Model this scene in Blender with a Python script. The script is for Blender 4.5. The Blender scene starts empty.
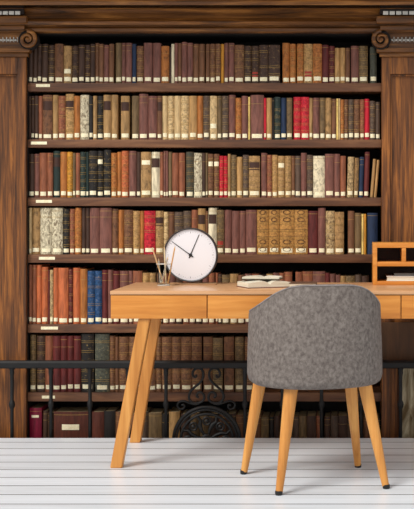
import bpy, bmesh, math, random
from mathutils import Vector
random.seed(11)
C = bpy.context.scene.collection
F = 1150.0; CX = 346.0; CY = 213.0; CH = 1.08        # lens length and principal point in pixels, camera height

# ---------------------------------------------------------------- camera
cd = bpy.data.cameras.new('camera'); cam = bpy.data.objects.new('camera', cd); C.objects.link(cam)
cam.location = (0, 0, CH); cam.rotation_euler = (math.pi/2, 0, 0)
cd.sensor_fit = 'HORIZONTAL'; cd.sensor_width = 36; cd.lens = F/414*36
cd.shift_x = -(CX-207)/414; cd.shift_y = -(254.5-CY)/414
cd.clip_start = .05; cd.clip_end = 60
bpy.context.scene.camera = cam

# ---------------------------------------------------------------- light
w = bpy.data.worlds.new('room_light'); bpy.context.scene.world = w; w.use_nodes = True
bg = w.node_tree.nodes['Background']; bg.inputs[0].default_value = (.98, .97, .96, 1); bg.inputs[1].default_value = .62
sd = bpy.data.lights.new('window_sun', 'SUN'); sd.energy = 1.9; sd.angle = math.radians(24); sd.color = (1, .955, .90)
so = bpy.data.objects.new('window_sun', sd); C.objects.link(so)
so.rotation_euler = Vector((.52, .60, -.80)).to_track_quat('-Z', 'Y').to_euler(); so.location = (-3, 1, 4)
vs = bpy.context.scene.view_settings
vs.view_transform = 'Standard'; vs.look = 'None'; vs.exposure = .41; vs.gamma = 1; vs.use_curve_mapping = False

# ---------------------------------------------------------------- helpers
def px(x, y, Y): return ((x-CX)*Y/F, CH-(y-CY)*Y/F)     # photograph pixel at distance Y -> X, Z
def X_(x, Y): return (x-CX)*Y/F
def Z_(y, Y): return CH-(y-CY)*Y/F
def lin(h):
    h = h.lstrip('#'); v = [int(h[i:i+2], 16)/255 for i in (0, 2, 4)]
    return tuple((c/12.92 if c <= .04045 else ((c+.055)/1.055)**2.4) for c in v)+(1,)
def mul(c, k): return tuple(min(1, a*k) for a in c[:3])+(1,)
MC = {}
def newmat(name, rough=.6, spec=.4):
    m = bpy.data.materials.new(name); m.use_nodes = True
    n = m.node_tree.nodes; b = n['Principled BSDF']
    b.inputs['Roughness'].default_value = rough; b.inputs['Specular IOR Level'].default_value = spec
    return m, n, m.node_tree.links, b
def ramp(n, stops):
    r = n.new('ShaderNodeValToRGB'); e = r.color_ramp.elements
    while len(e) < len(stops): e.new(.5)
    for i, (p, c) in enumerate(stops): e[i].position = p; e[i].color = c
    return r
def noise_mat(name, stops, scale=(10, 10, 10), nscale=1, detail=6, rough=.6, spec=.4, bump=0, dist=0.0, metallic=0):
    if name in MC: return MC[name]
    m, n, l, b = newmat(name, rough, spec)
    tc = n.new('ShaderNodeTexCoord'); mp = n.new('ShaderNodeMapping'); mp.inputs['Scale'].default_value = scale
    oi = n.new('ShaderNodeObjectInfo'); ad = n.new('ShaderNodeVectorMath'); ad.operation = 'ADD'
    ml = n.new('ShaderNodeMath'); ml.operation = 'MULTIPLY'; ml.inputs[1].default_value = 37
    l.new(oi.outputs['Random'], ml.inputs[0])
    nz = n.new('ShaderNodeTexNoise'); nz.inputs['Scale'].default_value = nscale; nz.inputs['Detail'].default_value = detail
    nz.inputs['Roughness'].default_value = .62; nz.inputs['Distortion'].default_value = dist
    l.new(tc.outputs['Object'], mp.inputs[0]); l.new(mp.outputs[0], ad.inputs[0]); l.new(ml.outputs[0], ad.inputs[1])
    l.new(ad.outputs[0], nz.inputs['Vector'])
    r = ramp(n, stops); l.new(nz.outputs['Fac'], r.inputs[0]); l.new(r.outputs[0], b.inputs['Base Color'])
    b.inputs['Metallic'].default_value = metallic
    if bump:
        bp = n.new('ShaderNodeBump'); bp.inputs['Strength'].default_value = bump; bp.inputs['Distance'].default_value = .002
        l.new(nz.outputs['Fac'], bp.inputs['Height']); l.new(bp.outputs[0], b.inputs['Normal'])
    MC[name] = m; return m
def wood(name, a, b_, c, scale, rough=.45, spec=.4, bump=.15, dist=.6):
    return noise_mat(name, [(.3, lin(a)), (.5, lin(b_)), (.68, lin(c))], scale, 1, 8, rough, spec, bump, dist)
def plain(name, col, rough=.6, spec=.4, metallic=0):
    return noise_mat(name, [(.35, mul(lin(col), .82)), (.65, mul(lin(col), 1.12))], (30, 30, 30), 1, 4, rough, spec, 0, 0, metallic)

def obj(name, bm, mats, parent=None, smooth=False, loc=None, recalc=True):
    if recalc: bmesh.ops.recalc_face_normals(bm, faces=bm.faces)
    me = bpy.data.meshes.new(name); bm.to_mesh(me); bm.free()
    for m in (mats if isinstance(mats, (list, tuple)) else [mats]): me.materials.append(m)
    if smooth:
        for p in me.polygons: p.use_smooth = True
        try: me.set_sharp_from_angle(angle=math.radians(40))
        except Exception: pass
    o = bpy.data.objects.new(name, me); C.objects.link(o)
    if loc: o.location = loc
    if parent: o.parent = parent
    return o
def thing(name, label, cat, loc=(0, 0, 0), rz=0, group=None):
    o = bpy.data.objects.new(name, None); C.objects.link(o); o.empty_display_size = .05
    o.location = loc; o.rotation_euler = (0, 0, rz); tag(o, label, cat, group); return o
def tag(o, label, cat=None, group=None):
    o['label'] = label
    if cat: o['category'] = cat
    if group: o['group'] = group
    return o
def structure(o): o['kind'] = 'structure'; return o
def box(bm, x0, x1, y0, y1, z0, z1, mi=0, bev=0):
    vs_ = [bm.verts.new(p) for p in ((x0,y0,z0),(x1,y0,z0),(x1,y1,z0),(x0,y1,z0),(x0,y0,z1),(x1,y0,z1),(x1,y1,z1),(x0,y1,z1))]
    fs = [bm.faces.new([vs_[i] for i in f]) for f in ((0,3,2,1),(4,5,6,7),(0,1,5,4),(1,2,6,5),(2,3,7,6),(3,0,4,7))]
    for f in fs: f.material_index = mi
    if bev:
        es = list({e for f in fs for e in f.edges})
        bmesh.ops.bevel(bm, geom=es, offset=bev, segments=2, affect='EDGES', profile=.6)
def boxo(name, x0, x1, y0, y1, z0, z1, m, parent=None, bev=0):
    bm = bmesh.new(); box(bm, x0, x1, y0, y1, z0, z1, 0, bev); return obj(name, bm, m, parent, smooth=bool(bev))
def sweep(bm, pts, rad, n=8, mi=0, flat=1.0, closed=False):
    """round tube through pts with a radius for each point"""
    pts = [Vector(p) for p in pts]; rings = []
    N = len(pts)
    up = None
    for i, p in enumerate(pts):
        a = pts[(i-1) % N] if (closed or i > 0) else pts[0]
        b = pts[(i+1) % N] if (closed or i < N-1) else pts[-1]
        t = (b-a).normalized()
        if up is None: up = Vector((0, 1, 0)) if abs(t.y) < .9 else Vector((1, 0, 0))
        u = (up-t*up.dot(t)).normalized(); up = u; v = t.cross(u)
        r = rad[i] if isinstance(rad, (list, tuple)) else rad
        rings.append([bm.verts.new(p+u*math.cos(2*math.pi*k/n)*r*flat+v*math.sin(2*math.pi*k/n)*r) for k in range(n)])
    for i in range(N if closed else N-1):
        A, B = rings[i], rings[(i+1) % N]
        for k in range(n):
            f = bm.faces.new((A[k], A[(k+1) % n], B[(k+1) % n], B[k])); f.material_index = mi
    if not closed:
        for R in (rings[0], rings[-1]):
            f = bm.faces.new(R); f.material_index = mi
def lathe(bm, prof, cx, cy, n=16, mi=0, axis='Z'):
    """prof: (radius, height) pairs turned about a vertical axis (or about Y)"""
    rings = []
    for r, h in prof:
        ring = []
        for k in range(n):
            a = 2*math.pi*k/n
            ring.append(bm.verts.new((cx+r*math.cos(a), cy+r*math.sin(a), h) if axis == 'Z' else (cx+r*math.cos(a), h, cy+r*math.sin(a))))
        rings.append(ring)
    for A, B in zip(rings, rings[1:]):
        for k in range(n):
            f = bm.faces.new((A[k], A[(k+1) % n], B[(k+1) % n], B[k])); f.material_index = mi
    for R in (rings[0], rings[-1]): bm.faces.new(R).material_index = mi
def extrude_x(bm, prof, x0, x1, mi=0):
    """prof: closed (y, z) outline extruded along x"""
    A = [bm.verts.new((x0, y, z)) for y, z in prof]; B = [bm.verts.new((x1, y, z)) for y, z in prof]
    n = len(prof)
    for k in range(n): bm.faces.new((A[k], A[(k+1) % n], B[(k+1) % n], B[k])).material_index = mi
    bm.faces.new(A).material_index = mi; bm.faces.new(B[::-1]).material_index = mi

# ---------------------------------------------------------------- materials
M_case = wood('walnut_case_wood', '#2e1808', '#6d3f18', '#a36529', (60, 20, 3.2), .5)
M_shelf = wood('shelf_wood', '#40271a', '#664129', '#845a3a', (2.5, 12, 26), .5)
M_corn = wood('cornice_wood', '#301b0b', '#6b4119', '#a06a30', (2.6, 26, 30), .42)
M_back = wood('back_wood_and_painted_shade', '#0d0806', '#150d0a', '#1c120d', (14, 8, 2.5), .8)
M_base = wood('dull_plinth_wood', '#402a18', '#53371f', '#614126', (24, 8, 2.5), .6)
M_pale = noise_mat('worn_pale_paint', [(.36, lin('#5d4c30')), (.48, lin('#8d8268')), (.62, lin('#bdb59b'))], (16, 10, 5), 1, 8, .7, .3, .1, 1)
M_oak = wood('oak_desk_wood', '#b86d22', '#cf8533', '#e09c4a', (1.6, 9, 24), .38, .5, .06, .3)
M_oaktop = wood('oak_top_wood', '#c08d5e', '#d09e70', '#dcad80', (1.6, 14, 24), .3, .6, .04, .3)
M_oakleg = wood('oak_leg_wood', '#b06f2a', '#cb8a40', '#dca054', (26, 16, 1.4), .4, .5, .06, .3)
M_iron = noise_mat('black_wrought_iron', [(.35, lin('#080809')), (.7, lin('#151414'))], (18, 18, 18), 1, 5, .5, .35, .2)
M_railtop = M_iron
M_paper = noise_mat('page_paper', [(.35, lin('#cfc6b0')), (.65, lin('#e6dfcc'))], (6, 6, 240), 1, 3, .8, .2)
M_agedpaper = noise_mat('aged_page_paper', [(.35, lin('#8f7f60')), (.65, lin('#bcaa84'))], (6, 6, 90), 1, 3, .85, .2)
M_label = noise_mat('white_label_paper', [(.35, lin('#e8dcb4')), (.65, lin('#fbf2d2'))], (90, 90, 90), 1, 3, .75, .2)
M_gilt = plain('gilt_tooling', '#b08d4a', .45, .5, .3)
M_dark = plain('dark_title_leather', '#402519', .55)
M_redt = plain('red_title_leather', '#a03324', .55)
def flatm(name, col, rough=.6):
    return noise_mat(name, [(.3, mul(lin(col), .97)), (.7, mul(lin(col), 1.02))], (3, 3, 3), 1, 2, rough, .4)
M_white = plain('white_enamel', '#eeeeee', .4)

def floor_mat():
    m, n, l, b = newmat('white_painted_boards', .32, .45)
    tc = n.new('ShaderNodeTexCoord'); sp = n.new('ShaderNodeSeparateXYZ'); l.new(tc.outputs['Object'], sp.inputs[0])
    def mth(op, a, v=None, v2=None):
        q = n.new('ShaderNodeMath'); q.operation = op
        if hasattr(a, 'links'): l.new(a, q.inputs[0])
        else: q.inputs[0].default_value = a
        if v is not None:
            if hasattr(v, 'links'): l.new(v, q.inputs[1])
            else: q.inputs[1].default_value = v
        return q.outputs[0]
    t = mth('DIVIDE', mth('SUBTRACT', sp.outputs['Y'], 4.268), .1438)
    idx = mth('FLOOR', t); fr = mth('SUBTRACT', t, idx)
    d = mth('MINIMUM', fr, mth('SUBTRACT', 1.0, fr))
    seam = mth('LESS_THAN', d, .03)
    wn = n.new('ShaderNodeTexWhiteNoise'); wn.noise_dimensions = '1D'; l.new(idx, wn.inputs['W'])
    mp = n.new('ShaderNodeMapping'); mp.inputs['Scale'].default_value = (1.5, 22, 1); l.new(tc.outputs['Object'], mp.inputs[0])
    nz = n.new('ShaderNodeTexNoise'); nz.inputs['Scale'].default_value = 1.6; nz.inputs['Detail'].default_value = 8; l.new(mp.outputs[0], nz.inputs['Vector'])
    v = mth('ADD', mth('MULTIPLY', wn.outputs['Value'], .25), mth('MULTIPLY', nz.outputs['Fac'], .7))
    r = ramp(n, [(.25, lin('#d6dbe0')), (.45, lin('#e2e8ee')), (.7, lin('#ebf1f8'))]); l.new(v, r.inputs[0])
    mx = n.new('ShaderNodeMix'); mx.data_type = 'RGBA'; l.new(seam, mx.inputs['Factor'])
    l.new(r.outputs[0], mx.inputs['A']); mx.inputs['B'].default_value = lin('#4e4c50'); l.new(mx.outputs['Result'], b.inputs['Base Color'])
    return m
M_floor = floor_mat()

def leather(hexc, style):
    key = 'leather_%s_%s' % (hexc[1:], style)
    if key in MC: return MC[key]
    c = lin(hexc); g = lin('#b59858')
    if style == 'p':      # stained vellum
        return noise_mat(key, [(.34, lin('#66513a')), (.50, mul(c, .66)), (.62, mul(c, 1.08))], (46, 46, 30), 1, 7, .7, .3, .2, 2.2)
    if style == 'm':
        return noise_mat(key, [(.36, mul(c, .5)), (.5, c), (.66, mul(c, 1.25))], (60, 60, 42), 1, 6, .6, .35, .2, .8)
    if style == 'b':      # leather with remains of worn gilt tooling
        return noise_mat(key, [(.34, mul(c, .5)), (.5, c), (.60, mul(c, 1.3)), (.68, tuple(a*.55+b*.45 for a, b in zip(mul(c, 1.3), g)))], (90, 90, 110), 1, 5, .55, .35, .2, .5)
    return noise_mat(key, [(.32, mul(c, .6)), (.5, c), (.7, mul(c, 1.4))], (75, 75, 14), 1, 7, .55, .35, .15, .4)

# ---------------------------------------------------------------- setting
YB = 5.655           # front of the shelf boards
YP = 5.63            # front of the pilasters
FLE = 5.52           # far edge of the white boards
structure(boxo('floor', -3.2, 2.6, -0.8, FLE, -.30, 0, M_floor))
structure(boxo('trim_1', -3.2, 2.6, FLE, 6.2, -.34, -.30, M_base))
structure(boxo('wall_back', -3.2, 2.6, 6.02, 6.12, -.30, 2.75, plain('brown_plaster', '#5a4332', .9)))

# ---------------------------------------------------------------- bookcase
xl, xr = X_(26.2, YP), X_(381.6, YP)
case = thing('bookcase', 'tall dark walnut library bookcase with panelled pilasters and carved cornice along the wall', 'bookcase', (0, 0, 0))
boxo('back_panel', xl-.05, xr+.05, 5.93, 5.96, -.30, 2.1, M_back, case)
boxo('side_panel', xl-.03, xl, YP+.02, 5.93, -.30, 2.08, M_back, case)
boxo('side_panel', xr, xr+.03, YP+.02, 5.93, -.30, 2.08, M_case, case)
SH = [(83, 91.5), (139.5, 147.5), (197.5, 206), (254.5, 262.8), (324.3, 332.8), (392.5, 401.5)]
LB = [(36, 50, 85.5), (31, 47, 143), (36, 52, 201.3), (39, 55, 258.2), (41, 58, 328), (42, 55, 397)]
for (a, b), (l0, l1, ly) in zip(SH, LB):
    s = boxo('shelf', xl, xr, YB, 5.93, Z_(b, YB), Z_(a, YB), M_shelf, case, .003)
    q = boxo('shelf_label', X_(l0, YB), X_(l1, YB), YB-.0015, YB, Z_(ly+1.5, YB), Z_(ly-1.4, YB), M_label, s); q['label'] = 'white paper shelf label'
SH7 = -.13
boxo('shelf', xl, xr, YB, 5.93, SH7-.04, SH7, M_shelf, case, .003)
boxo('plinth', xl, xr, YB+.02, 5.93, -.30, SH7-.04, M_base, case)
# cornice between and over the pilasters
def zc(y, Y=5.5): return Z_(y, Y)
bm = bmesh.new()
prof = [(5.93, zc(33, 5.66)), (5.645, zc(33, 5.645)), (5.645, zc(31.5, 5.645)), (5.585, zc(31.5, 5.585)), (5.585, zc(28.5, 5.585)), (5.60, zc(26.5, 5.6)), (5.60, zc(25, 5.6)),
        (5.56, zc(24.5, 5.56)), (5.55, zc(21.5, 5.55)), (5.565, zc(18, 5.565)), (5.57, zc(13, 5.57)), (5.555, zc(9.5, 5.555)), (5.53, zc(8, 5.53)), (5.60, zc(8, 5.6)), (5.60, zc(5.2, 5.6)),
        (5.44, zc(5, 5.44)), (5.43, zc(1.5, 5.43)), (5.40, zc(-3, 5.40)), (5.34, zc(-7, 5.34)), (5.34, zc(-14, 5.34)), (5.93, zc(-14, 5.34))]
extrude_x(bm, prof, X_(-60, 5.6), X_(470, 5.6)); cn = obj('cornice', bm, M_corn, case)
boxo('soffit', xl, xr, 5.66, 5.93, zc(33, 5.66)-.006, zc(33, 5.66), M_back, cn)  # near-black colour stands in for the shade under the cornice
bm = bmesh.new(); box(bm, X_(-60, 5.6), X_(470, 5.6), 5.70, 5.93, zc(-14, 5.34), zc(-14, 5.34)+.02); obj('top_board', bm, M_case, case)

def spiral(bm, cx, cz, y, R, turns, start, dirn, r0, r1, n=44, flat=1.0):
    pts = []; rr = []
    for i in range(n+1):
        t = i/n; a = start+dirn*t*turns*2*math.pi; R_ = R*(1-t)**.85+R*.14*t
        pts.append((cx+R_*math.cos(a), y, cz+R_*math.sin(a))); rr.append(r0+(r1-r0)*t)
    sweep(bm, pts, rr, 8, 0, flat)
M_bead = plain('dusty_grey_ornament', '#cfccc4', .6)
def pilaster(e_in, e_out, sgn):
    """e_in: inner edge pixel, e_out: outer edge pixel; sgn +1 when the opening lies to the right"""
    xi, xo = X_(e_in, YP), X_(e_out, YP)
    a, b = min(xi, xo), max(xi, xo)
    zt = Z_(57, YP)
    bm = bmesh.new(); box(bm, a, b, YP+.022, 5.93, -.30, zt)
    st = .042
    box(bm, a, a+st, YP, YP+.022, -.30, zt, 0, .003); box(bm, b-st, b, YP, YP+.022, -.30, zt, 0, .003)
    box(bm, a+st, b-st, YP, YP+.022, Z_(74, YP), zt, 0, .003)
    p = obj('pilaster', bm, M_case, case)
    bm = bmesh.new()   # bead moulding round the sunk panel
    box(bm, a+st, a+st+.008, YP+.010, YP+.024, -.2, Z_(74, YP), 0, .002); box(bm, b-st-.008, b-st, YP+.010, YP+.024, -.2, Z_(74, YP), 0, .002)
    box(bm, a+st+.008, b-st-.008, YP+.010, YP+.024, Z_(76, YP), Z_(74, YP), 0, .002)
    obj('panel_moulding', bm, M_case, p)
    # capital
    bm = bmesh.new()
    g = .012
    box(bm, a-g, b+g, YP-.012, 5.648, Z_(57, YP), Z_(53, YP), 0, .003)
    box(bm, a-g-.014, b+g+.014, YP-.03, 5.648, Z_(53, YP), Z_(48.5, YP), 0, .005)
    box(bm, a, b, YP-.002, 5.648, Z_(48.5, YP), Z_(31.5, YP))
    box(bm, a-.01, b+.01, YP-.065, 5.648, Z_(32, YP), Z_(27.3, YP), 0, .006)
    box(bm, a-.03, b+.03, YP-.10, 5.648, Z_(26.3, YP), Z_(19, YP), 0, .008)
    cp = obj('capital', bm, M_corn, p, True)
    for e, s2 in ((e_in, sgn), (e_out, -sgn)):
        bm = bmesh.new(); cx, cz = X_(e+.5*s2, 5.56), Z_(38.8, 5.56)
        lathe(bm, [(.046, 5.585), (.047, 5.59), (.047, 5.629)], cx, cz, 24, 1, 'Y')  # disc coloured dark to paint the shade in the scroll's groove
        spiral(bm, cx, cz, 5.576, .042, 1.55, math.pi/2, -s2, .0115, .006)
        lathe(bm, [(.004, 5.565), (.010, 5.570), (.010, 5.586)], cx, cz, 12, 0, 'Y')
        obj('volute', bm, [M_corn, M_back], p, True)
    bm = bmesh.new()
    for k in range(12):
        x = a+.05+k*(b-a-.10)/11
        lathe(bm, [(.001, YP-.012), (.0055, YP-.008), (.006, YP)], x, Z_(39, 5.59), 8, 0, 'Y')
        box(bm, x+.008, x+.011, YP-.008, YP, Z_(41, 5.59), Z_(36, 5.59))
    obj('egg_and_dart_moulding', bm, M_bead, p)
    bm = bmesh.new()
    box(bm, a-.012, b+.012, YP-.085, 5.648, Z_(17, YP), Z_(9, YP), 1)
    n = 10; wd = (b-a)/n
    for k in range(n):
        box(bm, a+k*wd+.003, a+(k+1)*wd-.003, YP-.096, YP-.085, Z_(14.8, 5.54), Z_(11.2, 5.54), 0, .0015)
    q = obj('dentil_frieze', bm, [M_bead, plain('blackened_frieze', '#241812', .6)], p); q['label'] = 'black frieze with a row of pale dentils'
    return p, a, b
pL, *_ = pilaster(26.0, -34, 1)
pR, ra, rb = pilaster(381.8, 446, -1)
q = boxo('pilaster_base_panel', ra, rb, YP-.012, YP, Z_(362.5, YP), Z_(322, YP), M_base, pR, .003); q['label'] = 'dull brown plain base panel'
q = boxo('pilaster_base_inset', X_(399, YP), rb-.05, YP-.008, YP, -.28, Z_(362.5, YP), M_pale, pR, .002); q['label'] = 'worn pale painted inset'

# ---------------------------------------------------------------- books
PAL = {'D': ('dark brown', '#432d21'), 'B': ('brown', '#704a30'), 'R': ('rust brown', '#8a5136'), 'P': ('plum brown', '#74493e'),
       'O': ('orange-brown', '#a5652e'), 'T': ('tan', '#a07c4e'), 'C': ('cream', '#c6a878'), 'W': ('off-white', '#dccfae'),
       'G': ('olive brown', '#6c5638'), 'N': ('navy blue', '#1b2c47'), 'E': ('dark green', '#202f2b'), 'K': ('black', '#201b18'),
       'S': ('grey-brown', '#574538'), 'X': ('crimson red', '#b8182b'), 'M': ('maroon', '#5c221f'), 'Y': ('yellow', '#e2c070'),
       'Z': ('golden', '#bd8228'), 'H': ('grey-green', '#494a3e'), 'U': ('blue', '#20446c'), 'F': ('terracotta', '#b35f36'), 'L': ('light brown', '#ad8552'), 'A': ('amber', '#a97a3e'), 'V': ('wine red', '#7c1230'), 'Q': ('reddish brown', '#53271a')}
# each segment: pixel where it starts, scale, list of "x0-x1 colour+style [top]"
ROWS = [
 ('top shelf', 82.6, 43.5, [
  (25, '14-33 D 44;35-55 D 44;57-74 Dm 44;76-103 D 44;106-133 Db 45;137-175 Bm 44;178-212 Tmw 46;216-243 Db 46;246-272 D 45;276-298 Db 45;300-320 D 44;322-338 B 43;340-360 B 44;362-384 P 45;386-408 B 44'),
  (115, '2-29 G 43;31-47 P 43;49-77 P 43;79-96 N 44;98-130 Bb 46;133-170 P 43;173-209 P 43;213-247 Om 46;250-257 Dn 47;258-272 Wn 44;273-288 P 43;289-304 B 43;306-330 P 42;333-357 P 43;359-383 B 44;386-412 B 44'),
  (205, '3-21 B 44;23-46 Bb 44;48-70 Bb 44;73-86 Zn 44;88-106 P 43;109-133 P 43;136-177 Bb 45;181-212 Db 46;215-245 Dbr 46;249-289 Db 45;293-344 Db 45;356-388 Om 43;391-417 Ob 44'),
  (295, '8-38 Ob 44;41-80 Lbr 44;82-122 Ob 44;126-154 M 45;156-181 Mb 46;184-206 L 48;208-230 L 48;232-252 B 48;257-292 P 46;295-335 Gb 46;345-376 Hm 47')]),
 ('second shelf from the top', 139.3, 95.5, [
  (25, '13-24 Dn 96;26-42 D 96;43-60 D 96;61-78 R 96;80-124 Bmt 95;126-150 T 95;153-184 Rb 96;186-223 Lbt 94;226-251 O 96;253-292 Wp 95;294-311 K 96;313-330 T 96;332-358 Kb 96;361-394 Tt 95;397-426 T 95'),
  (115, '26-65 Tt 96;77-108 G 96;112-149 P 94;152-192 P 96;195-214 Bt 96;217-241 C 96;244-270 Cb 96;273-301 C 96;304-338 Cb 96;341-375 L 96;378-404 O 96'),
  (205, '-8-19 Sb 96;23-54 Cmw 96;57-76 G 96;79-106 Sb 96;109-138 P 95;141-166 Ob 98;169-197 P 96;199-207 Yn 97;208-269 P 95;271-281 X 98;284-306 L 98;309-317 Kn 98;320-347 Eb 97;349-374 N 98;376-401 Gm 98'),
  (295, '-7-26 Xb 97;28-64 Xb 97;66-80 T 98;83-112 P 98;114-138 Gm 98;140-166 Tm 98;169-189 B 99;191-199 Yn 98.5;200-208 Cn 98.5;210-224 Ob 99.5;226-244 Bb 99.5;247-269 Sb 99.5;271-297 Bb 99.5;299-318 Rb 99.5;321-342 X 99;344-369 Sb 101;371-391 S 102')]),
 ('third shelf from the top', 197.3, 151, [
  (25, '15-40 D 154;43-64 P 154;66-99 R 153;103-127 R 153;129-159 Et 151;163-191 O 152;193-217 Zb 152;219-231 G 153;233-251 R 153;253-279 Eb 152;281-291 E 152;294-330 Kb 151;334-359 Kbw 151;361-394 Kb 150;397-421 Ob 153'),
  (115, '9-28 O 152;30-60 Fb 151;63-97 P 151;99-116 D 152;119-165 Tmw 152;168-204 Wt 152;207-221 R 152;223-233 P 151;234-243 P 151;245-261 G 152;263-291 R 153;294-321 R 153;326-360 Hbp 152;363-398 Wp 153;401-415 D 153'),
  (205, '2-12 G 153;14-37 Bbw 154;40-64 Bbw 154;67-84 Xb 156;86-103 Xb 156;106-117 T 154;119-143 Gb 155;146-172 L 157;174-199 Sb 155;203-252 Tbt 156;258-284 P 153;286-307 Rb 155;309-332 Lb 155;335-366 Tbw 156;369-396 Tb 156;399-412 B 156'),
  (295, '2-25 S 156;28-53 P 153;54-82 Sb 155;84-135 Wm 156;139-179 P 154;181-205 P 154;209-234 R 156;238-267 Cp 157 l;270-290 Tp 158 l;293-313 N 157 l;316-338 M 152 l;345-359 Tn 159 L;363-375 Ln 160 L')]),
 ('fourth shelf from the top', 254.3, 208.5, [
  (25, '13-28 C 208;31-67 Tm 208;70-120 Wp 208;123-171 Wp 208;174-203 Kb 209;205-227 Rb 209;229-257 Ob 208;260-277 D 208;279-295 D 208;299-341 P 208;344-397 P 208;400-428 Bm 209'),
  (115, '16-38 O 210;41-81 Bb 210;84-113 Lb 211;115-131 O 211;135-184 Xb 211;187-221 Tbt 211;224-243 Cb 212;247-271 B 212;274-311 Sb 212;314-350 Sb 211;353-379 R 210;381-414 Lt 208.5;416-431 B 211'),
  (205, '13-52 Wt 208;56-86 Gbr 210;89-121 P 210;124-156 P 211;159-186 P 211;189-236 P 210;239-292 Ao 210;295-341 Ao 210;344-408 Ao 210'),
  (295, '-2-57 Ao 210;61-104 M 211;107-139 P 208;142-181 Cpb 211;184-225 Tbm 212;243-273 B 211;275-304 G 213;308-316 Yn 214;318-328 Zn 214;333-380 Nn 213')]),
 ('fifth shelf, behind the desk', 324, 268, [
  (25, '12-30 R 265;32-50 R 265;52-74 F 265;76-103 F 267;105-112 Mn 270;114-128 Cp 270;131-151 F 268;153-198 F 268;200-217 Mb 269;219-251 F 268;253-284 O 269;287-319 Ub 271;321-352 Ub 271;355-379 M 270;381-402 P 270'),
  (110, '15-43 M 271;45-84 P 271;86-104 P 271;106-146 R 271;149-179 Lb 273;181-209 Tb 273'),
  (156, '2-28 D 273;31-58 R 273;61-88 P 273;91-120 D 273;123-150 R 273;153-180 P 273;183-210 D 273;213-240 P 273;243-268 R 273'),
  (205, '48-58 R 273;61-75 D 274;78-112 G 275;114-149 T 274;152-180 B 275;183-215 P 274;218-246 R 274;249-280 D 275;283-312 T 274;315-340 P 273;343-362 R 273;365-400 R 272'),
  (295, '2-33 R 272;35-80 R 271.5;82-138 P 271.5;140-159 M 273;161-186 P 274;188-207 P 275;210-231 T 276;234-275 Gb 276;278-304 S 275;307-340 D 276')]),
 ('sixth shelf, behind the iron railing', 392.2, 336.5, [
  (25, '22-48 Gb 335;53-90 Db 336;93-125 R 336;128-161 M 336;164-192 M 336;194-222 M 336;225-255 M 336;258-315 Kb 334;321-386 Hb 334;389-412 Bb 336'),
  (115, '2-15 B 337;19-61 Bb 337;64-102 Bb 337;106-148 Bb 337;151-186 Bb 337;190-212 Bb 337;216-259 Bb 337;263-301 Bb 337;305-350 Bb 337;354-398 Bb 337'),
  (180, '107-148 Bbm 337;152-196 Gb 338;202-247 Bbm 337;252-292 Gb 337;297-335 Bb 337')]),
 ('bottom shelf, behind the iron railing', 463.5, 412, [  # book colours picked darker here, painting in the shade behind the railing
  (0, '135-190 Vw 408;196-218 Dn 411;220-243 D 413;245-403 Qw 412'),
  (90, '8-62 Qn 412;66-114 Kn 411;118-146 Bn 412;150-186 Dn 413;190-226 Bn 414;230-266 Sn 412;270-328 Gn 413;332-360 Kn 414;364-412 Tn 412'),
  (181, '0-40 Dn 414;44-84 Gn 413;88-126 Gn 415;130-170 Dn 414;174-206 Bn 415;210-250 Dn 414;254-286 Bn 415'),
  (240, '15-50 Dn 414;54-94 Bn 415;98-130 Gn 417;134-155 Kn 417;157-180 Dn 416;183-206 Dn 416;210-242 Sn 417;245-269 Sn 417;271-305 Gn 416;308-349 Dn 416;352-375 Rn 416'),
  (324, '2-29 Dn 417;32-62 Sn 416;66-106 Dn 416;110-146 Sn 417;150-180 Dn 417;183-212 Bn 418;215-246 Dn 417;249-262 Kn 418')]),
]
YS = 5.667           # spines stand a little behind the shelf edge
books = []
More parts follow.
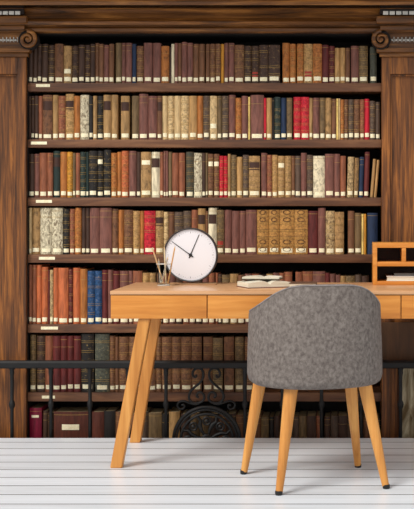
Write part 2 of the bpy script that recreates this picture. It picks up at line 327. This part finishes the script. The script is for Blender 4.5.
def make_book(x0, x1, ztop, zbot, code, style, lean=0, depth=None, ri=0):
    w_ = x1-x0; h = ztop-zbot; d = depth or random.uniform(.145, .17)
    cover = leather(PAL[code][1], 'p' if 'p' in style else 'm' if 'm' in style else 'b' if ('b' in style or 'o' in style) else 'n')
    bm = bmesh.new()
    # rounded spine wrapped into two boards: outline in x,y extruded in z
    def outline(k, bulge):
        hw = w_/2*k; b_ = min(w_*.32, .010)*bulge; pts = []
        for i in range(7):
            t = -1+i/3
            pts.append((hw*t, -b_*(1-t*t)+ (0 if bulge else 0)))
        return pts
    t_ = min(.0022, w_*.16)
    spine = outline(1, 1); n = len(spine)
    inner = [(x*(1-2*t_/w_), y+t_) for x, y in spine]
    loop = [(-w_/2, d)]+spine+[(w_/2, d), (w_/2-t_, d)]+inner[::-1]+[(-w_/2+t_, d)]
    A = [bm.verts.new((x, y, 0)) for x, y in loop]; B = [bm.verts.new((x, y, h)) for x, y in loop]
    L = len(loop)
    for k in range(L): bm.faces.new((A[k], A[(k+1) % L], B[(k+1) % L], B[k]))
    # caps, strip by strip
    for R in (A, B):
        # loop order: 0 back-left outer, 1..7 spine, 8 back-right outer, 9 back-right inner, 10..16 inner reversed, 17 back-left inner
        outer = R[0:9]; inn = [R[17]]+R[16:9:-1]+[R[9]]
        for k in range(8): bm.faces.new((outer[k], outer[k+1], inn[k+1], inn[k]))
    def strip(z0, z1, out, mi, k=1.0):
        pts = [(x*k, y-out) for x, y in spine]
        a = [bm.verts.new((x, y, z0)) for x, y in pts]; b = [bm.verts.new((x, y, z1)) for x, y in pts]
        a2 = [bm.verts.new((x*k, y, z0)) for x, y in spine]; b2 = [bm.verts.new((x*k, y, z1)) for x, y in spine]
        for i in range(6):
            bm.faces.new((a[i], a[i+1], b[i+1], b[i])).material_index = mi
            bm.faces.new((a2[i], a2[i+1], a[i+1], a[i])).material_index = mi
            bm.faces.new((b[i], b[i+1], b2[i+1], b2[i])).material_index = mi
        bm.faces.new((a2[0], a[0], b[0], b2[0])).material_index = mi; bm.faces.new((a[6], a2[6], b2[6], b[6])).material_index = mi
    if 'b' in style or 'o' in style:
        nb = 5 if h > .2 else 4
        for i in range(1, nb+1):
            z = h*(i/(nb+1)+.03)
            strip(z-.0028, z+.0028, .0018, 0)
            if random.random() < .85 or 'o' in style:
                strip(z-.0050, z-.0036, .0006, 1); strip(z+.0036, z+.0050, .0006, 1)
    else:
        if random.random() < .6: strip(h*.93, h*.937, .0005, 1)
        if random.random() < .5: strip(h*.80, h*.806, .0005, 1)
    if 'o' in style:      # gilt ovals in the compartments
        for i in (0, 1, 4, 5):
            zc_ = h*((i+.5)/6+.03)
            sweep(bm, [(w_*.26*math.cos(a), -min(w_*.32, .010)*.93-.0010, zc_+h*.045*math.sin(a)) for a in [k*math.pi/8 for k in range(16)]], .0013, 5, 2, 1, True)
        for i in (2, 3):
            strip(h*((i)/6+.06), h*((i)/6+.065), .0006, 2)
    bmesh.ops.recalc_face_normals(bm, faces=bm.faces)
    o = obj('book', bm, [cover, M_gilt, M_dark], None, True, recalc=False)
    pb = boxo('page_block', -w_/2+t_*1.02, w_/2-t_*1.02, t_+.0005, d-.004, .003, h-.0035, M_agedpaper, o)
    def patch(name, z0, z1, m, k, lab, out=.0009):
        bm = bmesh.new(); bb = min(w_*.32, .010); pts = [(w_/2*k*t, -bb*(1-(k*t)**2)-out) for t in [-1+i/3 for i in range(7)]]
        a = [bm.verts.new((x, y, z0)) for x, y in pts]; b = [bm.verts.new((x, y, z1)) for x, y in pts]
        a2 = [bm.verts.new((x, y+out*.7, z0)) for x, y in pts]; b2 = [bm.verts.new((x, y+out*.7, z1)) for x, y in pts]
        for i in range(6):
            bm.faces.new((a[i], a[i+1], b[i+1], b[i])); bm.faces.new((b2[i], b2[i+1], a2[i+1], a2[i]))
            bm.faces.new((a2[i], a2[i+1], a[i+1], a[i])); bm.faces.new((b[i], b[i+1], b2[i+1], b2[i]))
        bm.faces.new((a2[0], a[0], b[0], b2[0])); bm.faces.new((a[6], a2[6], b2[6], b[6]))
        q = obj(name, bm, m, o, True); q['label'] = lab
    if 'n' not in style and ri != 6:
        z0 = (.015 if ri == 5 else .010)+random.uniform(-.003, .003); patch('shelfmark_label', z0, z0+random.uniform(.018, .021), M_label, random.uniform(.70, .82), 'white paper shelfmark label')
    if 't' in style: patch('title_label', h*.66, h*.86, M_dark, .94, 'dark leather title label')
    if 'r' in style: patch('title_label', h*.17, h*.30, M_redt, .8, 'red leather label')
    if 'w' in style and ri != 6: patch('title_label', h*.72 if ri == 2 else h*.26, (h*.72 if ri == 2 else h*.26)+.022, M_label, .8, 'pale paper title label')
    if 'w' in style and ri == 6:
        zz = Z_(416.3, YS) - zbot if code == 'V' else Z_(427.3, YS)-zbot; zh = .006 if code == 'V' else .0135
        kk = .62 if code == 'V' else .5
        patch('title_label', zz-zh, zz+zh, M_label, kk, 'white paper label on the spine', .0012)
    o.location = ((x0+x1)/2, YS+.006+random.uniform(-.001, .005), zbot+.0005)
    if lean: o.rotation_euler = (0, lean, 0)
    return o
SZ = {}
for ri, (sname, ybot, ytop, segs) in enumerate(ROWS):
    zbot = SH7 if ri == 6 else Z_(SH[ri][0], YB)
    row = []
    for base, s in segs:
        for e in s.split(';'):
            p = e.split(); rng = p[0]
            neg = rng.startswith('-'); a, b = (rng[1:] if neg else rng).split('-'); a = -float(a) if neg else float(a); b = float(b)
            row.append([base+a/4.6, base+b/4.6, p[1][0], p[1][1:], float(p[2]) if len(p) > 2 else ytop, p[3] if len(p) > 3 else ''])
    row.sort(key=lambda r: r[0])
    # close small gaps so neighbours stand against each other, without overlap
    for i in range(len(row)-1):
        if row[i][5] or row[i+1][5]: continue
        g = row[i+1][0]-row[i][1]
        if g < .9: m_ = (row[i][1]+row[i+1][0])/2; row[i][1] = m_-.14; row[i+1][0] = m_+.14
    for r in row:
        x0, x1 = X_(r[0], YS), X_(r[1], YS); zt = Z_(r[4], YS)
        x0 = max(x0, xl+.001); x1 = min(x1, xr-.001)
        lean = 0
        if r[5]: lean = {'l': .03, 'L': .085}[r[5]]; 
        ww = x1-x0
        o = make_book(x0, x1, zt, zbot, r[2], r[3], lean, None, ri)
        if lean: o.location.z += ww/2*math.sin(lean)*(1 if lean > 0 else -1)
        wpx = r[1]-r[0]
        size = 'wide' if wpx > 9.5 else 'thin' if wpx < 4.3 else ''
        st = r[3]; extra = ''
        if 'o' in st: extra = 'ornately gilt'
        elif 'p' in st: extra = 'stained'
        elif 'b' in st: extra = 'ribbed'
        elif 'm' in st: extra = 'mottled'
        tail = ''
        if 't' in st: tail = 'with dark title patch'
        elif 'r' in st: tail = 'with red patch'
        elif 'w' in st: tail = 'with white title patch'
        if r[5] == 'L': extra = 'leaning '+extra
        look = ' '.join((' '.join([size, extra, PAL[r[2]][0], 'book', tail])).split())
        short = PAL[r[2]][0]
        books.append((o, ri, look, short))
NTH = ['', 'next', 'second', 'third', 'fourth', 'fifth', 'sixth', 'seventh', 'eighth', 'ninth', 'tenth', 'eleventh', 'twelfth']
PLACE = ['top shelf', 'second shelf', 'third shelf', 'fourth shelf', 'fifth shelf', 'sixth shelf', 'bottom shelf']
GR = ['books on the top shelf', 'books on the second shelf down', 'books on the third shelf down', 'books on the fourth shelf down',
      'books on the fifth shelf, behind the desk', 'books on the sixth shelf, behind the railing', 'books on the bottom shelf, behind the railing']
for ri in range(7):
    R = [b for b in books if b[1] == ri]; looks = [b[2] for b in R]; sh = [b[3] for b in R]
    uniq = [i for i in range(len(R)) if looks.count(looks[i]) == 1]
    trip = [(looks[i], sh[i-1] if i else '', sh[i+1] if i < len(R)-1 else '') for i in range(len(R))]
    for i, (o, _, look, s) in enumerate(R):
        pl = PLACE[ri]; c = []
        if i == 0: c = [f'{look}, first at the left end of the {pl}', f'{s} book at the left end of the {pl}']
        elif i == len(R)-1: c = [f'{look}, last at the right end of the {pl}', f'{s} book at the right end of the {pl}']
        else:
            a, b = sh[i-1], sh[i+1]
            if i in uniq: c += [f'{look} on the {pl}, between two {a} ones'] if a == b else [f'{look} on the {pl}, between {a} and {b} ones']; c += [f'{look} on the {pl}']
            elif trip.count(trip[i]) == 1 and a != b and trip.count((looks[i], b, a)) == 0: c += [f'{look} on the {pl}, between {a} and {b} ones', f'{look}, {pl}, between {a} and {b} ones']
            for j in sorted(uniq, key=lambda j: (abs(j-i), j))[:5]:
                q = NTH[min(abs(j-i), 12)]; w_ = 'right' if i > j else 'left'
                c += [f'{look}, {q} to the {w_} of the {looks[j]}, {pl}', f'{look}, {q} {w_} of the {looks[j]}, {pl}']
        lab = next((x for x in c if len(x.split()) <= 16), c[-1])
        tag(o, lab, 'book', GR[ri])

# ---------------------------------------------------------------- iron railing
YR = 5.562
rail = thing('iron_railing', 'low black wrought iron railing with scrolls and half hidden wheel before the bookcase', 'railing', (0, 0, 0))
bm = bmesh.new()
r0, r1 = X_(-34, YR), X_(446, YR)
extrude_x(bm, [(YR-.018, Z_(368, YR)), (YR-.022, Z_(367, YR)), (YR-.022, Z_(362.5, YR)), (YR-.014, Z_(360.6, YR)), (YR+.014, Z_(360.6, YR)), (YR+.022, Z_(362.5, YR)), (YR+.022, Z_(367, YR)), (YR+.018, Z_(368, YR))], r0, r1)
obj('top_rail', bm, M_iron, rail)
boxo('bottom_rail', r0, r1, YR-.012, YR+.012, -.27, -.245, M_iron, rail, .003)
for x in (12, 51, 90, 128, 166, 245, 282.5, 321.5, 361, 400.5, -27, 439):
    bm = bmesh.new(); cx = X_(x, YR)
    zt = Z_(366.5, YR); zk = Z_(404.5, YR)
    lathe(bm, [(.016, zt), (.016, zt-.008), (.011, zt-.018), (.0125, zt-.03), (.0095, zt-.045), (.0085, zk+.022), (.013, zk+.012), (.0155, zk), (.013, zk-.012), (.0085, zk-.022), (.009, -.2), (.011, -.215), (.011, -.30)], cx, YR, 10)
    obj('baluster', bm, M_iron, rail, True)
mx = 206.3
def flip(pts, s): return [(mx+s*(x-mx), y) for x, y in pts]
def P3(pts, Y=YR): return [(X_(x, Y), Y, Z_(y, Y)) for x, y in pts]
def smooth_pts(pts, k=5):
    out = []; n = len(pts)
    for i in range(n-1):
        p0 = pts[max(i-1, 0)]; p1 = pts[i]; p2 = pts[i+1]; p3 = pts[min(i+2, n-1)]
        for j in range(k):
            t = j/k
            out.append(tuple(.5*((2*p1[c])+(-p0[c]+p2[c])*t+(2*p0[c]-5*p1[c]+4*p2[c]-p3[c])*t*t+(-p0[c]+3*p1[c]-3*p2[c]+p3[c])*t**3) for c in (0, 1)))
    out.append(pts[-1]); return out
S = [(194.8, 376.6), (197.2, 375.3), (196.2, 372.2), (192.8, 373.4), (192.2, 377), (195.5, 379.6)]
S = [(196, 374.5), (195.8, 377), (193.5, 376.3), (192.6, 372.8), (195, 369.2), (199.5, 368.3), (203, 371.5), (203.2, 377), (200.5, 382), (195.5, 386.5), (190.8, 391), (189, 396), (190.2, 400.5), (194.5, 403),
     (200, 402.5), (203.8, 399.5), (204, 395.5), (201.5, 392.3), (198, 392.8), (196.8, 396), (199, 397.5)]
for s in (1, -1):
    bm = bmesh.new(); q = P3(smooth_pts(flip(S, s))); sweep(bm, q, .0060, 8); obj('scroll', bm, M_iron, rail, True)
    bm = bmesh.new()
    q = P3(smooth_pts(flip([(181.5, 405.5), (183.5, 404.5), (184.5, 406.5), (182.5, 409), (178.8, 408), (177.5, 404.8), (179.5, 401.8), (184, 401), (189, 402.8), (194, 404.2), (199, 403.8)], s)))
    sweep(bm, q, .0050, 8); obj('scroll', bm, M_iron, rail, True)
wc = (X_(mx+.5, YR), Z_(440, YR))
bm = bmesh.new()
def ring(bm, c, R, r, n=48, m=8, y=YR):
    sweep(bm, [(c[0]+R*math.cos(2*math.pi*k/n), y, c[1]+R*math.sin(2*math.pi*k/n)) for k in range(n)], r, m, 0, 1, True)
ring(bm, wc, .160, .0085); ring(bm, wc, .146, .005); ring(bm, wc, .126, .007)
lathe(bm, [(.022, YR-.014), (.03, YR-.006), (.03, YR+.006), (.022, YR+.014)], wc[0], wc[1], 20, 0, 'Y')
for k in range(8):
    a = math.pi*k/4+math.pi/8
    sweep(bm, [(wc[0]+r*math.cos(a+b_), YR, wc[1]+r*math.sin(a+b_)) for r, b_ in ((.025, 0), (.05, .12), (.08, .05), (.10, -.08), (.122, 0))], [.006, .008, .011, .008, .006], 8)
    a += math.pi/8
    ring(bm, (wc[0]+.092*math.cos(a), wc[1]+.092*math.sin(a)), .018, .0055, 16, 6)
    lathe(bm, [(.003, YR-.011), (.010, YR-.006), (.010, YR+.006)], wc[0]+.092*math.cos(a), wc[1]+.092*math.sin(a), 10, 0, 'Y')
obj('wheel_ornament', bm, M_iron, rail, True)

# ---------------------------------------------------------------- desk
DX0, DX1, DY0, DY1, DZ = X_(110, 4.87), .644, 4.87, 5.47, .75
desk = thing('writing_desk', 'long oak writing desk with flush drawers and slanted legs standing before the bookcase', 'desk', (0, 0, 0))
boxo('desktop', DX0, DX1, DY0, DY1, DZ-.0155, DZ, M_oaktop, desk, .002)
boxo('desk_body', DX0+.004, DX1-.004, DY0+.022, DY1-.004, .633, DZ-.0155, M_oak, desk)
dw = (DX1-DX0)/4
for k in range(4):
    boxo('drawer_front', DX0+k*dw+.0022, DX0+(k+1)*dw-.0022, DY0+.004, DY0+.0215, .632, DZ-.019, M_oak, desk, .0012)
def board_leg(xt, xb, yt, yb, par, wx=.050, wy=.04, ztop=.632):
    bm = bmesh.new()
    def q(x, y, z): return [bm.verts.new((x-wx/2, y-wy/2, z)), bm.verts.new((x+wx/2, y-wy/2, z)), bm.verts.new((x+wx/2, y+wy/2, z)), bm.verts.new((x-wx/2, y+wy/2, z))]
    A = q(xb, yb, 0); B = q(xt, yt, ztop)
    bm.faces.new(A[::-1]); bm.faces.new(B)
    for k in range(4): bm.faces.new((A[k], A[(k+1) % 4], B[(k+1) % 4], B[k]))
    bmesh.ops.bevel(bm, geom=bm.edges[:], offset=.003, segments=2, affect='EDGES')
    obj('leg', bm, M_oakleg, par, True)
xt, xb = -.857, -.974
board_leg(xt, xb, 4.905, 4.885, desk); board_leg(xt-.028, xb-.018, 5.40, 5.42, desk)
mxd = (DX0+DX1)
board_leg(mxd-xt, mxd-xb, 4.905, 4.885, desk); board_leg(mxd-xt+.028, mxd-xb+.018, 5.40, 5.42, desk)

# hutch on the desk
HY0, HY1 = 5.27, 5.46
hx0, hx1 = X_(373, HY0), .60
zt = Z_(243, HY0)
hz0 = DZ+.0005
hutch = thing('desktop_organiser', 'low oak pigeonhole organiser standing on the right end of the desk', 'shelf unit', (0, 0, 0))
boxo('side_panel', hx0, hx0+.019, HY0, HY1, hz0, zt-.0, M_oak, hutch, .0012); boxo('side_panel', hx1-.019, hx1, HY0, HY1, hz0, zt, M_oak, hutch, .0012)
boxo('top_board', hx0+.019, hx1-.019, HY0, HY1, zt-.022, zt, M_oak, hutch, .001)
boxo('shelf', hx0+.019, hx1-.019, HY0+.002, HY1-.01, Z_(266.3, HY0), Z_(261.8, HY0), M_oak, hutch, .001)
boxo('bottom_board', hx0+.019, hx1-.019, HY0, HY1-.01, hz0, hz0+.017, M_oak, hutch, .001)
boxo('divider', X_(401.8, HY0), X_(406, HY0), HY0+.002, HY1-.01, Z_(261.8, HY0), zt-.022, M_oak, hutch, .001)
boxo('divider', X_(401.8, HY0)+.2, X_(406, HY0)+.2, HY0+.002, HY1-.01, Z_(261.8, HY0), zt-.022, M_oak, hutch, .001)
boxo('back_panel', hx0+.019, hx1-.019, HY1-.01, HY1-.002, hz0+.017, zt-.022, plain('oak_back_painted_shade', '#3c261a', .6), hutch)  # oak back, shade inside the pigeonholes put into its colour
def flat_book(name, x0, x1, y0, y1, z0, z1, cov, label, cat='book', t=.0018):
    bm = bmesh.new(); box(bm, x0, x1-t, y0, y0+t, z0+t, z1-t) if name == 'notebook' else None; box(bm, x0, x1, y0, y1, z0, z0+t); box(bm, x0, x1, y0, y1, z1-t, z1); box(bm, x1-t, x1, y0, y1, z0+t, z1-t)
    o = obj(name, bm, cov); boxo('page_block', x0+.003, x1-t, y0+.003, y1-.003, z0+t, z1-t, M_paper, o)
    tag(o, label, cat); return o
zb = hz0+.017+.0005
flat_book('book', X_(386.5, 5.30), .43, 5.285, 5.43, zb, zb+.0215, flatm('white_cover', '#e9e6df', .5), 'white book lying flat in the lower compartment of the oak organiser')
flat_book('notebook', X_(394, 5.31), .42, 5.295, 5.42, zb+.022, zb+.0345, plain('grey_cover', '#4f4b47', .6), 'dark grey notebook lying on the white book in the oak organiser')

# ---------------------------------------------------------------- things on the desk
# clock
YC = 5.33; ccx, ccz = X_(190.7, YC), Z_(254.9, YC); CR = .1255; z0c = DZ+.0005
clock = thing('desk_clock', 'round white-faced desk clock with a dark grey rim standing on the desk', 'clock', (0, 0, 0))
M_rim = plain('dark_grey_metal', '#48474a', .4, .5, .3)
bm = bmesh.new()
lathe(bm, [(CR-.008, YC-.004), (CR-.0065, YC-.014), (CR-.003, YC-.016), (CR, YC-.010), (CR, YC+.02), (CR-.01, YC+.028), (.002, YC+.03)], ccx, ccz, 56, 0, 'Y')
obj('clock_case', bm, M_rim, clock, True)
bm = bmesh.new(); lathe(bm, [(CR-.0068, YC-.007), (CR-.0068, YC-.0045)], ccx, ccz, 56, 0, 'Y')
dial = obj('dial', bm, flatm('white_dial', '#eceaee', .5), clock)
bm = bmesh.new()
for k in range(60):
    a = 2*math.pi*k/60; r1_ = .108; r0_ = .100 if k % 5 == 0 else .1045; hw = .0009 if k % 5 == 0 else .0004
    u = Vector((math.sin(a), 0, math.cos(a))); v = Vector((math.cos(a), 0, -math.sin(a))); c0 = Vector((ccx, YC-.0075, ccz))
    p = [c0+u*r0_-v*hw, c0+u*r0_+v*hw, c0+u*r1_+v*hw, c0+u*r1_-v*hw]
    A = [bm.verts.new(q) for q in p]; B = [bm.verts.new(q+Vector((0, .0006, 0))) for q in p]
    bm.faces.new(A); bm.faces.new(B[::-1])
    for i in range(4): bm.faces.new((A[i], A[(i+1) % 4], B[(i+1) % 4], B[i]))
M_blk = plain('black_enamel', '#151515', .4)
obj('minute_marks', bm, plain('grey_print', '#77757a', .6), dial)
def hand(name, tx, ty, tail, w0, w1, y):
    bm = bmesh.new(); d = Vector((X_(tx, YC)-ccx, 0, Z_(ty, YC)-ccz)); L = d.length; u = d/L; v = Vector((u.z, 0, -u.x)); c0 = Vector((ccx, y, ccz))
    p = [c0-u*tail-v*w0, c0-u*tail+v*w0, c0+u*L+v*w1, c0+u*L-v*w1]
    A = [bm.verts.new(q) for q in p]; B = [bm.verts.new(q+Vector((0, .001, 0))) for q in p]
    bm.faces.new(A); bm.faces.new(B[::-1])
    for i in range(4): bm.faces.new((A[i], A[(i+1) % 4], B[(i+1) % 4], B[i]))
    obj(name, bm, M_blk, clock)
hand('minute_hand', 172, 241.3, .016, .0022, .0011, YC-.0105); hand('hour_hand', 199.3, 234.6, .016, .0024, .0012, YC-.009)
bm = bmesh.new(); lathe(bm, [(.0065, YC-.013), (.008, YC-.011), (.008, YC-.0075)], ccx, ccz, 16, 0, 'Y'); obj('hub', bm, M_blk, clock, True)
boxo('base_plate', X_(175, 5.28), X_(216, 5.28), 5.27, 5.40, z0c, z0c+.004, plain('oak_base', '#a97f58', .5), clock, .001)
bm = bmesh.new(); sweep(bm, [(ccx, YC+.028, ccz-.02), (ccx, YC+.062, z0c+.006)], .005, 8); obj('prop', bm, M_rim, clock, True)
# pencil jar
gl, gn, gk, gb = newmat('clear_glass', .03, .5); gb.inputs['Transmission Weight'].default_value = 1; gb.inputs['IOR'].default_value = 1.015; gb.inputs['Base Color'].default_value = (.95, .97, .97, 1)
YJ = 5.22; jx = X_(163.8, YJ)
bm = bmesh.new(); H = Z_(264, YJ)-z0c
prof = [(.0, 0), (.027, 0), (.029, .004), (.033, H), (.0312, H), (.0275, .007), (.0, .006)]
rings = [[bm.verts.new((r*math.cos(2*math.pi*k/24), r*math.sin(2*math.pi*k/24), h)) for k in range(24)] if r > 0 else [bm.verts.new((0, 0, h))] for r, h in prof]
for A, B in zip(rings, rings[1:]):
    for k in range(24):
        a0, a1 = A[k % len(A)], A[(k+1) % len(A)]; b0, b1 = B[k % len(B)], B[(k+1) % len(B)]
        vsq = []
        for v in (a0, a1, b1, b0):
            if v not in vsq: vsq.append(v)
        bm.faces.new(vsq)
jar = obj('pencil_jar', bm, gl, None, True, (jx, YJ, z0c)); bm = bmesh.new(); sweep(bm, [(.0325*math.cos(2*math.pi*k/24), .0325*math.sin(2*math.pi*k/24), H+.0005) for k in range(24)], .0019, 6, 0, 1, True); sweep(bm, [(.0275*math.cos(2*math.pi*k/24), .0275*math.sin(2*math.pi*k/24), .0022) for k in range(24)], .0022, 6, 0, 1, True); obj('rim', bm, plain('pale_rim', '#cfcac2', .3), jar, True); tag(jar, 'clear glass jar holding pencils on the desk left of the clock', 'jar')
def pencil(x0, y0, x1, y1, dy0, dy1, m, label, name='pencil', r=.0034):
    a = Vector((X_(x0, YJ), YJ+dy0, max(z0c+.0105, Z_(y0, YJ)))); b = Vector((X_(x1, YJ), YJ+dy1, Z_(y1, YJ)))
    d = (b-a).normalized(); bm = bmesh.new(); sweep(bm, [a, b-d*.014], r, 6)
    o = obj(name, bm, m); bm = bmesh.new(); sweep(bm, [b-d*.014, b-d*.003], [r*.95, r*.3], 6); 
    q = obj('wooden_tip', bm, plain('cut_wood', '#d9b88a', .6), o)
    bm = bmesh.new(); sweep(bm, [b-d*.003, b], [r*.3, .0003], 6); obj('lead', bm, M_blk, o)
    tag(o, label, 'pencil', 'pencils in the glass jar')
pencil(163.5, 283, 152.2, 246.5, -.004, -.006, plain('natural_wood_pencil', '#cfa878', .5), 'natural wood pencil leaning furthest left in the glass jar')
pencil(165.5, 283, 163.8, 246, .012, .012, plain('pale_pencil', '#ddc9a0', .5), 'pale pencil standing upright in the middle of the glass jar')
pencil(168, 283, 175.5, 245.5, .002, -.01, plain('yellow_wood_pencil', '#cc9a5c', .5), 'honey-coloured pencil leaning right across the clock face')
pencil(160.2, 283, 158, 258, .010, .014, plain('grey_pencil', '#c9c2b4', .5), 'short pale grey pencil low in the back of the glass jar')
pencil(162, 283, 168.5, 256, -.010, -.013, plain('dark_pencil', '#b5a894', .5), 'short beige pencil tilted right inside the glass jar')

# open books
def open_book(cx, cy, z, w, d, th, rz, label, cover, name='open_book', tilt=0):
    t = thing(name, label, 'book', (cx, cy, z), rz)
    bm = bmesh.new(); box(bm, -w/2-.004, w/2+.004, -d/2-.004, d/2+.004, 0, .003); obj('cover', bm, cover, t)
    for s in (-1, 1):
        bm = bmesh.new(); N = 12; top = []; bot = []
        for i in range(N+1):
            u = i/N; x = s*u*w/2; h = .003+th*(.35+.65*math.sin(min(1, u*3.2)*math.pi/2))*(1-.35*u)
            top.append([bm.verts.new((x, y, h)) for y in (-d/2, d/2)]); bot.append([bm.verts.new((x+s*0, y, .0031)) for y in (-d/2, d/2)])
        for i in range(N):
            bm.faces.new((top[i][0], top[i+1][0], top[i+1][1], top[i][1])); bm.faces.new((bot[i][1], bot[i+1][1], bot[i+1][0], bot[i][0]))
            for j in (0, 1): bm.faces.new((bot[i][j], bot[i+1][j], top[i+1][j], top[i][j]))
        for e in (0, N): bm.faces.new((bot[e][0], top[e][0], top[e][1], bot[e][1]))
        obj('pages', bm, M_paper, t, True)
    return t
M_brc = plain('brown_board_cover', '#6a3326', .6)
t1 = open_book(X_(264, 5.13), 5.135, z0c, .20, .15, .030, math.radians(24), 'thick open book with white pages lying lowest on the desk, beside the chair top', M_brc)
t2 = open_book(X_(263, 5.2), 5.165, z0c+.0335, .165, .10, .012, math.radians(-6), 'smaller open book resting on top of the thick open book', plain('olive_cover', '#4a4632', .6))
flat_book('book', X_(290, 5.12), X_(290, 5.12)+.12, 5.03, 5.17, z0c, z0c+.022, plain('umber_cover', '#5c3d2c', .6), 'closed brown book with cream pages partly hidden behind the chair top')

# ---------------------------------------------------------------- chair
CXc, CYc = -.127, 4.66
chair = thing('barrel_chair', 'grey fabric barrel-back chair on four tapered wooden legs, turned towards the desk', 'chair', (CXc, CYc, 0), math.radians(12))
M_fab = noise_mat('grey_woven_fabric', [(.34, lin('#5d5551')), (.5, lin('#716964')), (.68, lin('#857d77'))], (75, 75, 60), 1, 14, .9, .15, .3, .3)
TB = [(0, .806), (26, .805), (36, .795), (46, .772), (56, .745), (66, .722), (80, .702), (100, .688), (118, .672), (130, .62), (142, .53), (155, .50), (180, .495)]
def ztop(th):
    a = abs(th)
    for (a0, z0), (a1, z1) in zip(TB, TB[1:]):
        if a <= a1:
            t = (a-a0)/(a1-a0); return z0+(z1-z0)*t
    return TB[-1][1]
def rpl(th):       # plan outline, slightly squared, 0 = the back
    a = math.radians(th); p = 2.25
    return 1/((abs(math.sin(a)/.272)**p+abs(math.cos(a)/.262)**p)**(1/p))
NT = 96; bm = bmesh.new(); rings = []; rim = []
for k in range(NT):
    th = -180+360*k/NT; a = math.radians(th); r = rpl(th)
    zt_ = sum(ztop(((th+o_+180) % 360)-180) for o_ in (-8, -4, 0, 4, 8))/5
    T = .042; zb_ = .398
    prof = [(r*.55, zb_+.001), (r-.040, zb_), (r-.018, zb_+.004), (r-.006, zb_+.014), (r, zb_+.036), (r+.001, zb_+(zt_-zb_)*.5), (r, zt_-.014), (r-.005, zt_-.003), (r-.014, zt_), (r-T+.010, zt_-.002), (r-T, zt_-.015), (r-T-.004, .47), (r*.5, .465)]
    dx, dy = math.sin(a), -math.cos(a)
    def tp(z): return 1-.028*max(0, min(1, (z-.44)/.26))      # the shell narrows a little upwards
    rings.append([bm.verts.new((dx*q[0]*tp(q[1]), dy*q[0]*tp(q[1]), q[1])) for q in prof]); rim.append((dx*(r-.003)*tp(zt_), dy*(r-.003)*tp(zt_), zt_-.004))
m_ = len(rings[0])
for k in range(NT):
    A, B = rings[k], rings[(k+1) % NT]
    for j in range(m_-1): bm.faces.new((A[j], B[j], B[j+1], A[j+1]))
bm.faces.new([r[0] for r in rings]); bm.faces.new([r[-1] for r in rings][::-1])
obj('shell', bm, M_fab, chair, True)
bm = bmesh.new(); sweep(bm, rim, .0028, 6, 0, 1, True); obj('piping', bm, plain('grey_piping', '#8d8583', .9), chair, True)
bm = bmesh.new(); prof = [(.001, .474), (.9, .474), (.97, .485), (1, .50), (.97, .518), (.86, .528), (.001, .53)]; rings = []
for s, z in prof: rings.append([bm.verts.new((math.sin(a)*(rpl(math.degrees(a))-.05)*s, -math.cos(a)*(rpl(math.degrees(a))-.05)*s, z)) for a in [2*math.pi*k/48-math.pi for k in range(48)]])
for A, B in zip(rings, rings[1:]):
    for k in range(48): bm.faces.new((A[k], A[(k+1) % 48], B[(k+1) % 48], B[k]))
bm.faces.new(rings[0]); bm.faces.new(rings[-1])
obj('seat_cushion', bm, M_fab, chair, True)
from mathutils import Matrix
inv = Matrix.Rotation(-math.radians(12), 3, 'Z')
def loc_(x, y, z): v = inv @ Vector((x-CXc, y-CYc, 0)); return Vector((v.x, v.y, z))
for (fx, fy, tx_, ty_) in ((243.7, 474, 260.5, 4.75), (278.8, 495, 291, 4.47), (358, 467.3, 350, 4.80), (386.2, 488.5, 365, 4.555)):
    Yf = F*CH/(fy-CY); b = loc_(X_(fx, Yf), Yf, 0); t = loc_(X_(tx_, ty_), ty_, .399)
    bm = bmesh.new(); n = 10; dv = t-b
    pts = [b+dv*(.028+(1-.028)*i/n) for i in range(n+1)]; rr = [.0135+(.0275-.0135)*(.028+.972*i/n)**.9 for i in range(n+1)]
    sweep(bm, pts, rr, 18); lg = obj('leg', bm, M_oakleg, chair, True)
    bm = bmesh.new(); lathe(bm, [(.0125, 0), (.0145, .003), (.0150, .013), (.0135, .017)], b.x, b.y, 14); q = obj('foot_cap', bm, M_blk, lg, True); q['label'] = 'black foot cap'
print('BOOKS', len(books), 'uniq labels', len({b[0]['label'] for b in books}), 'max words', max(len(b[0]['label'].split()) for b in books))
from collections import Counter
print([k for k, v in Counter(b[0]['label'] for b in books).items() if v > 1])
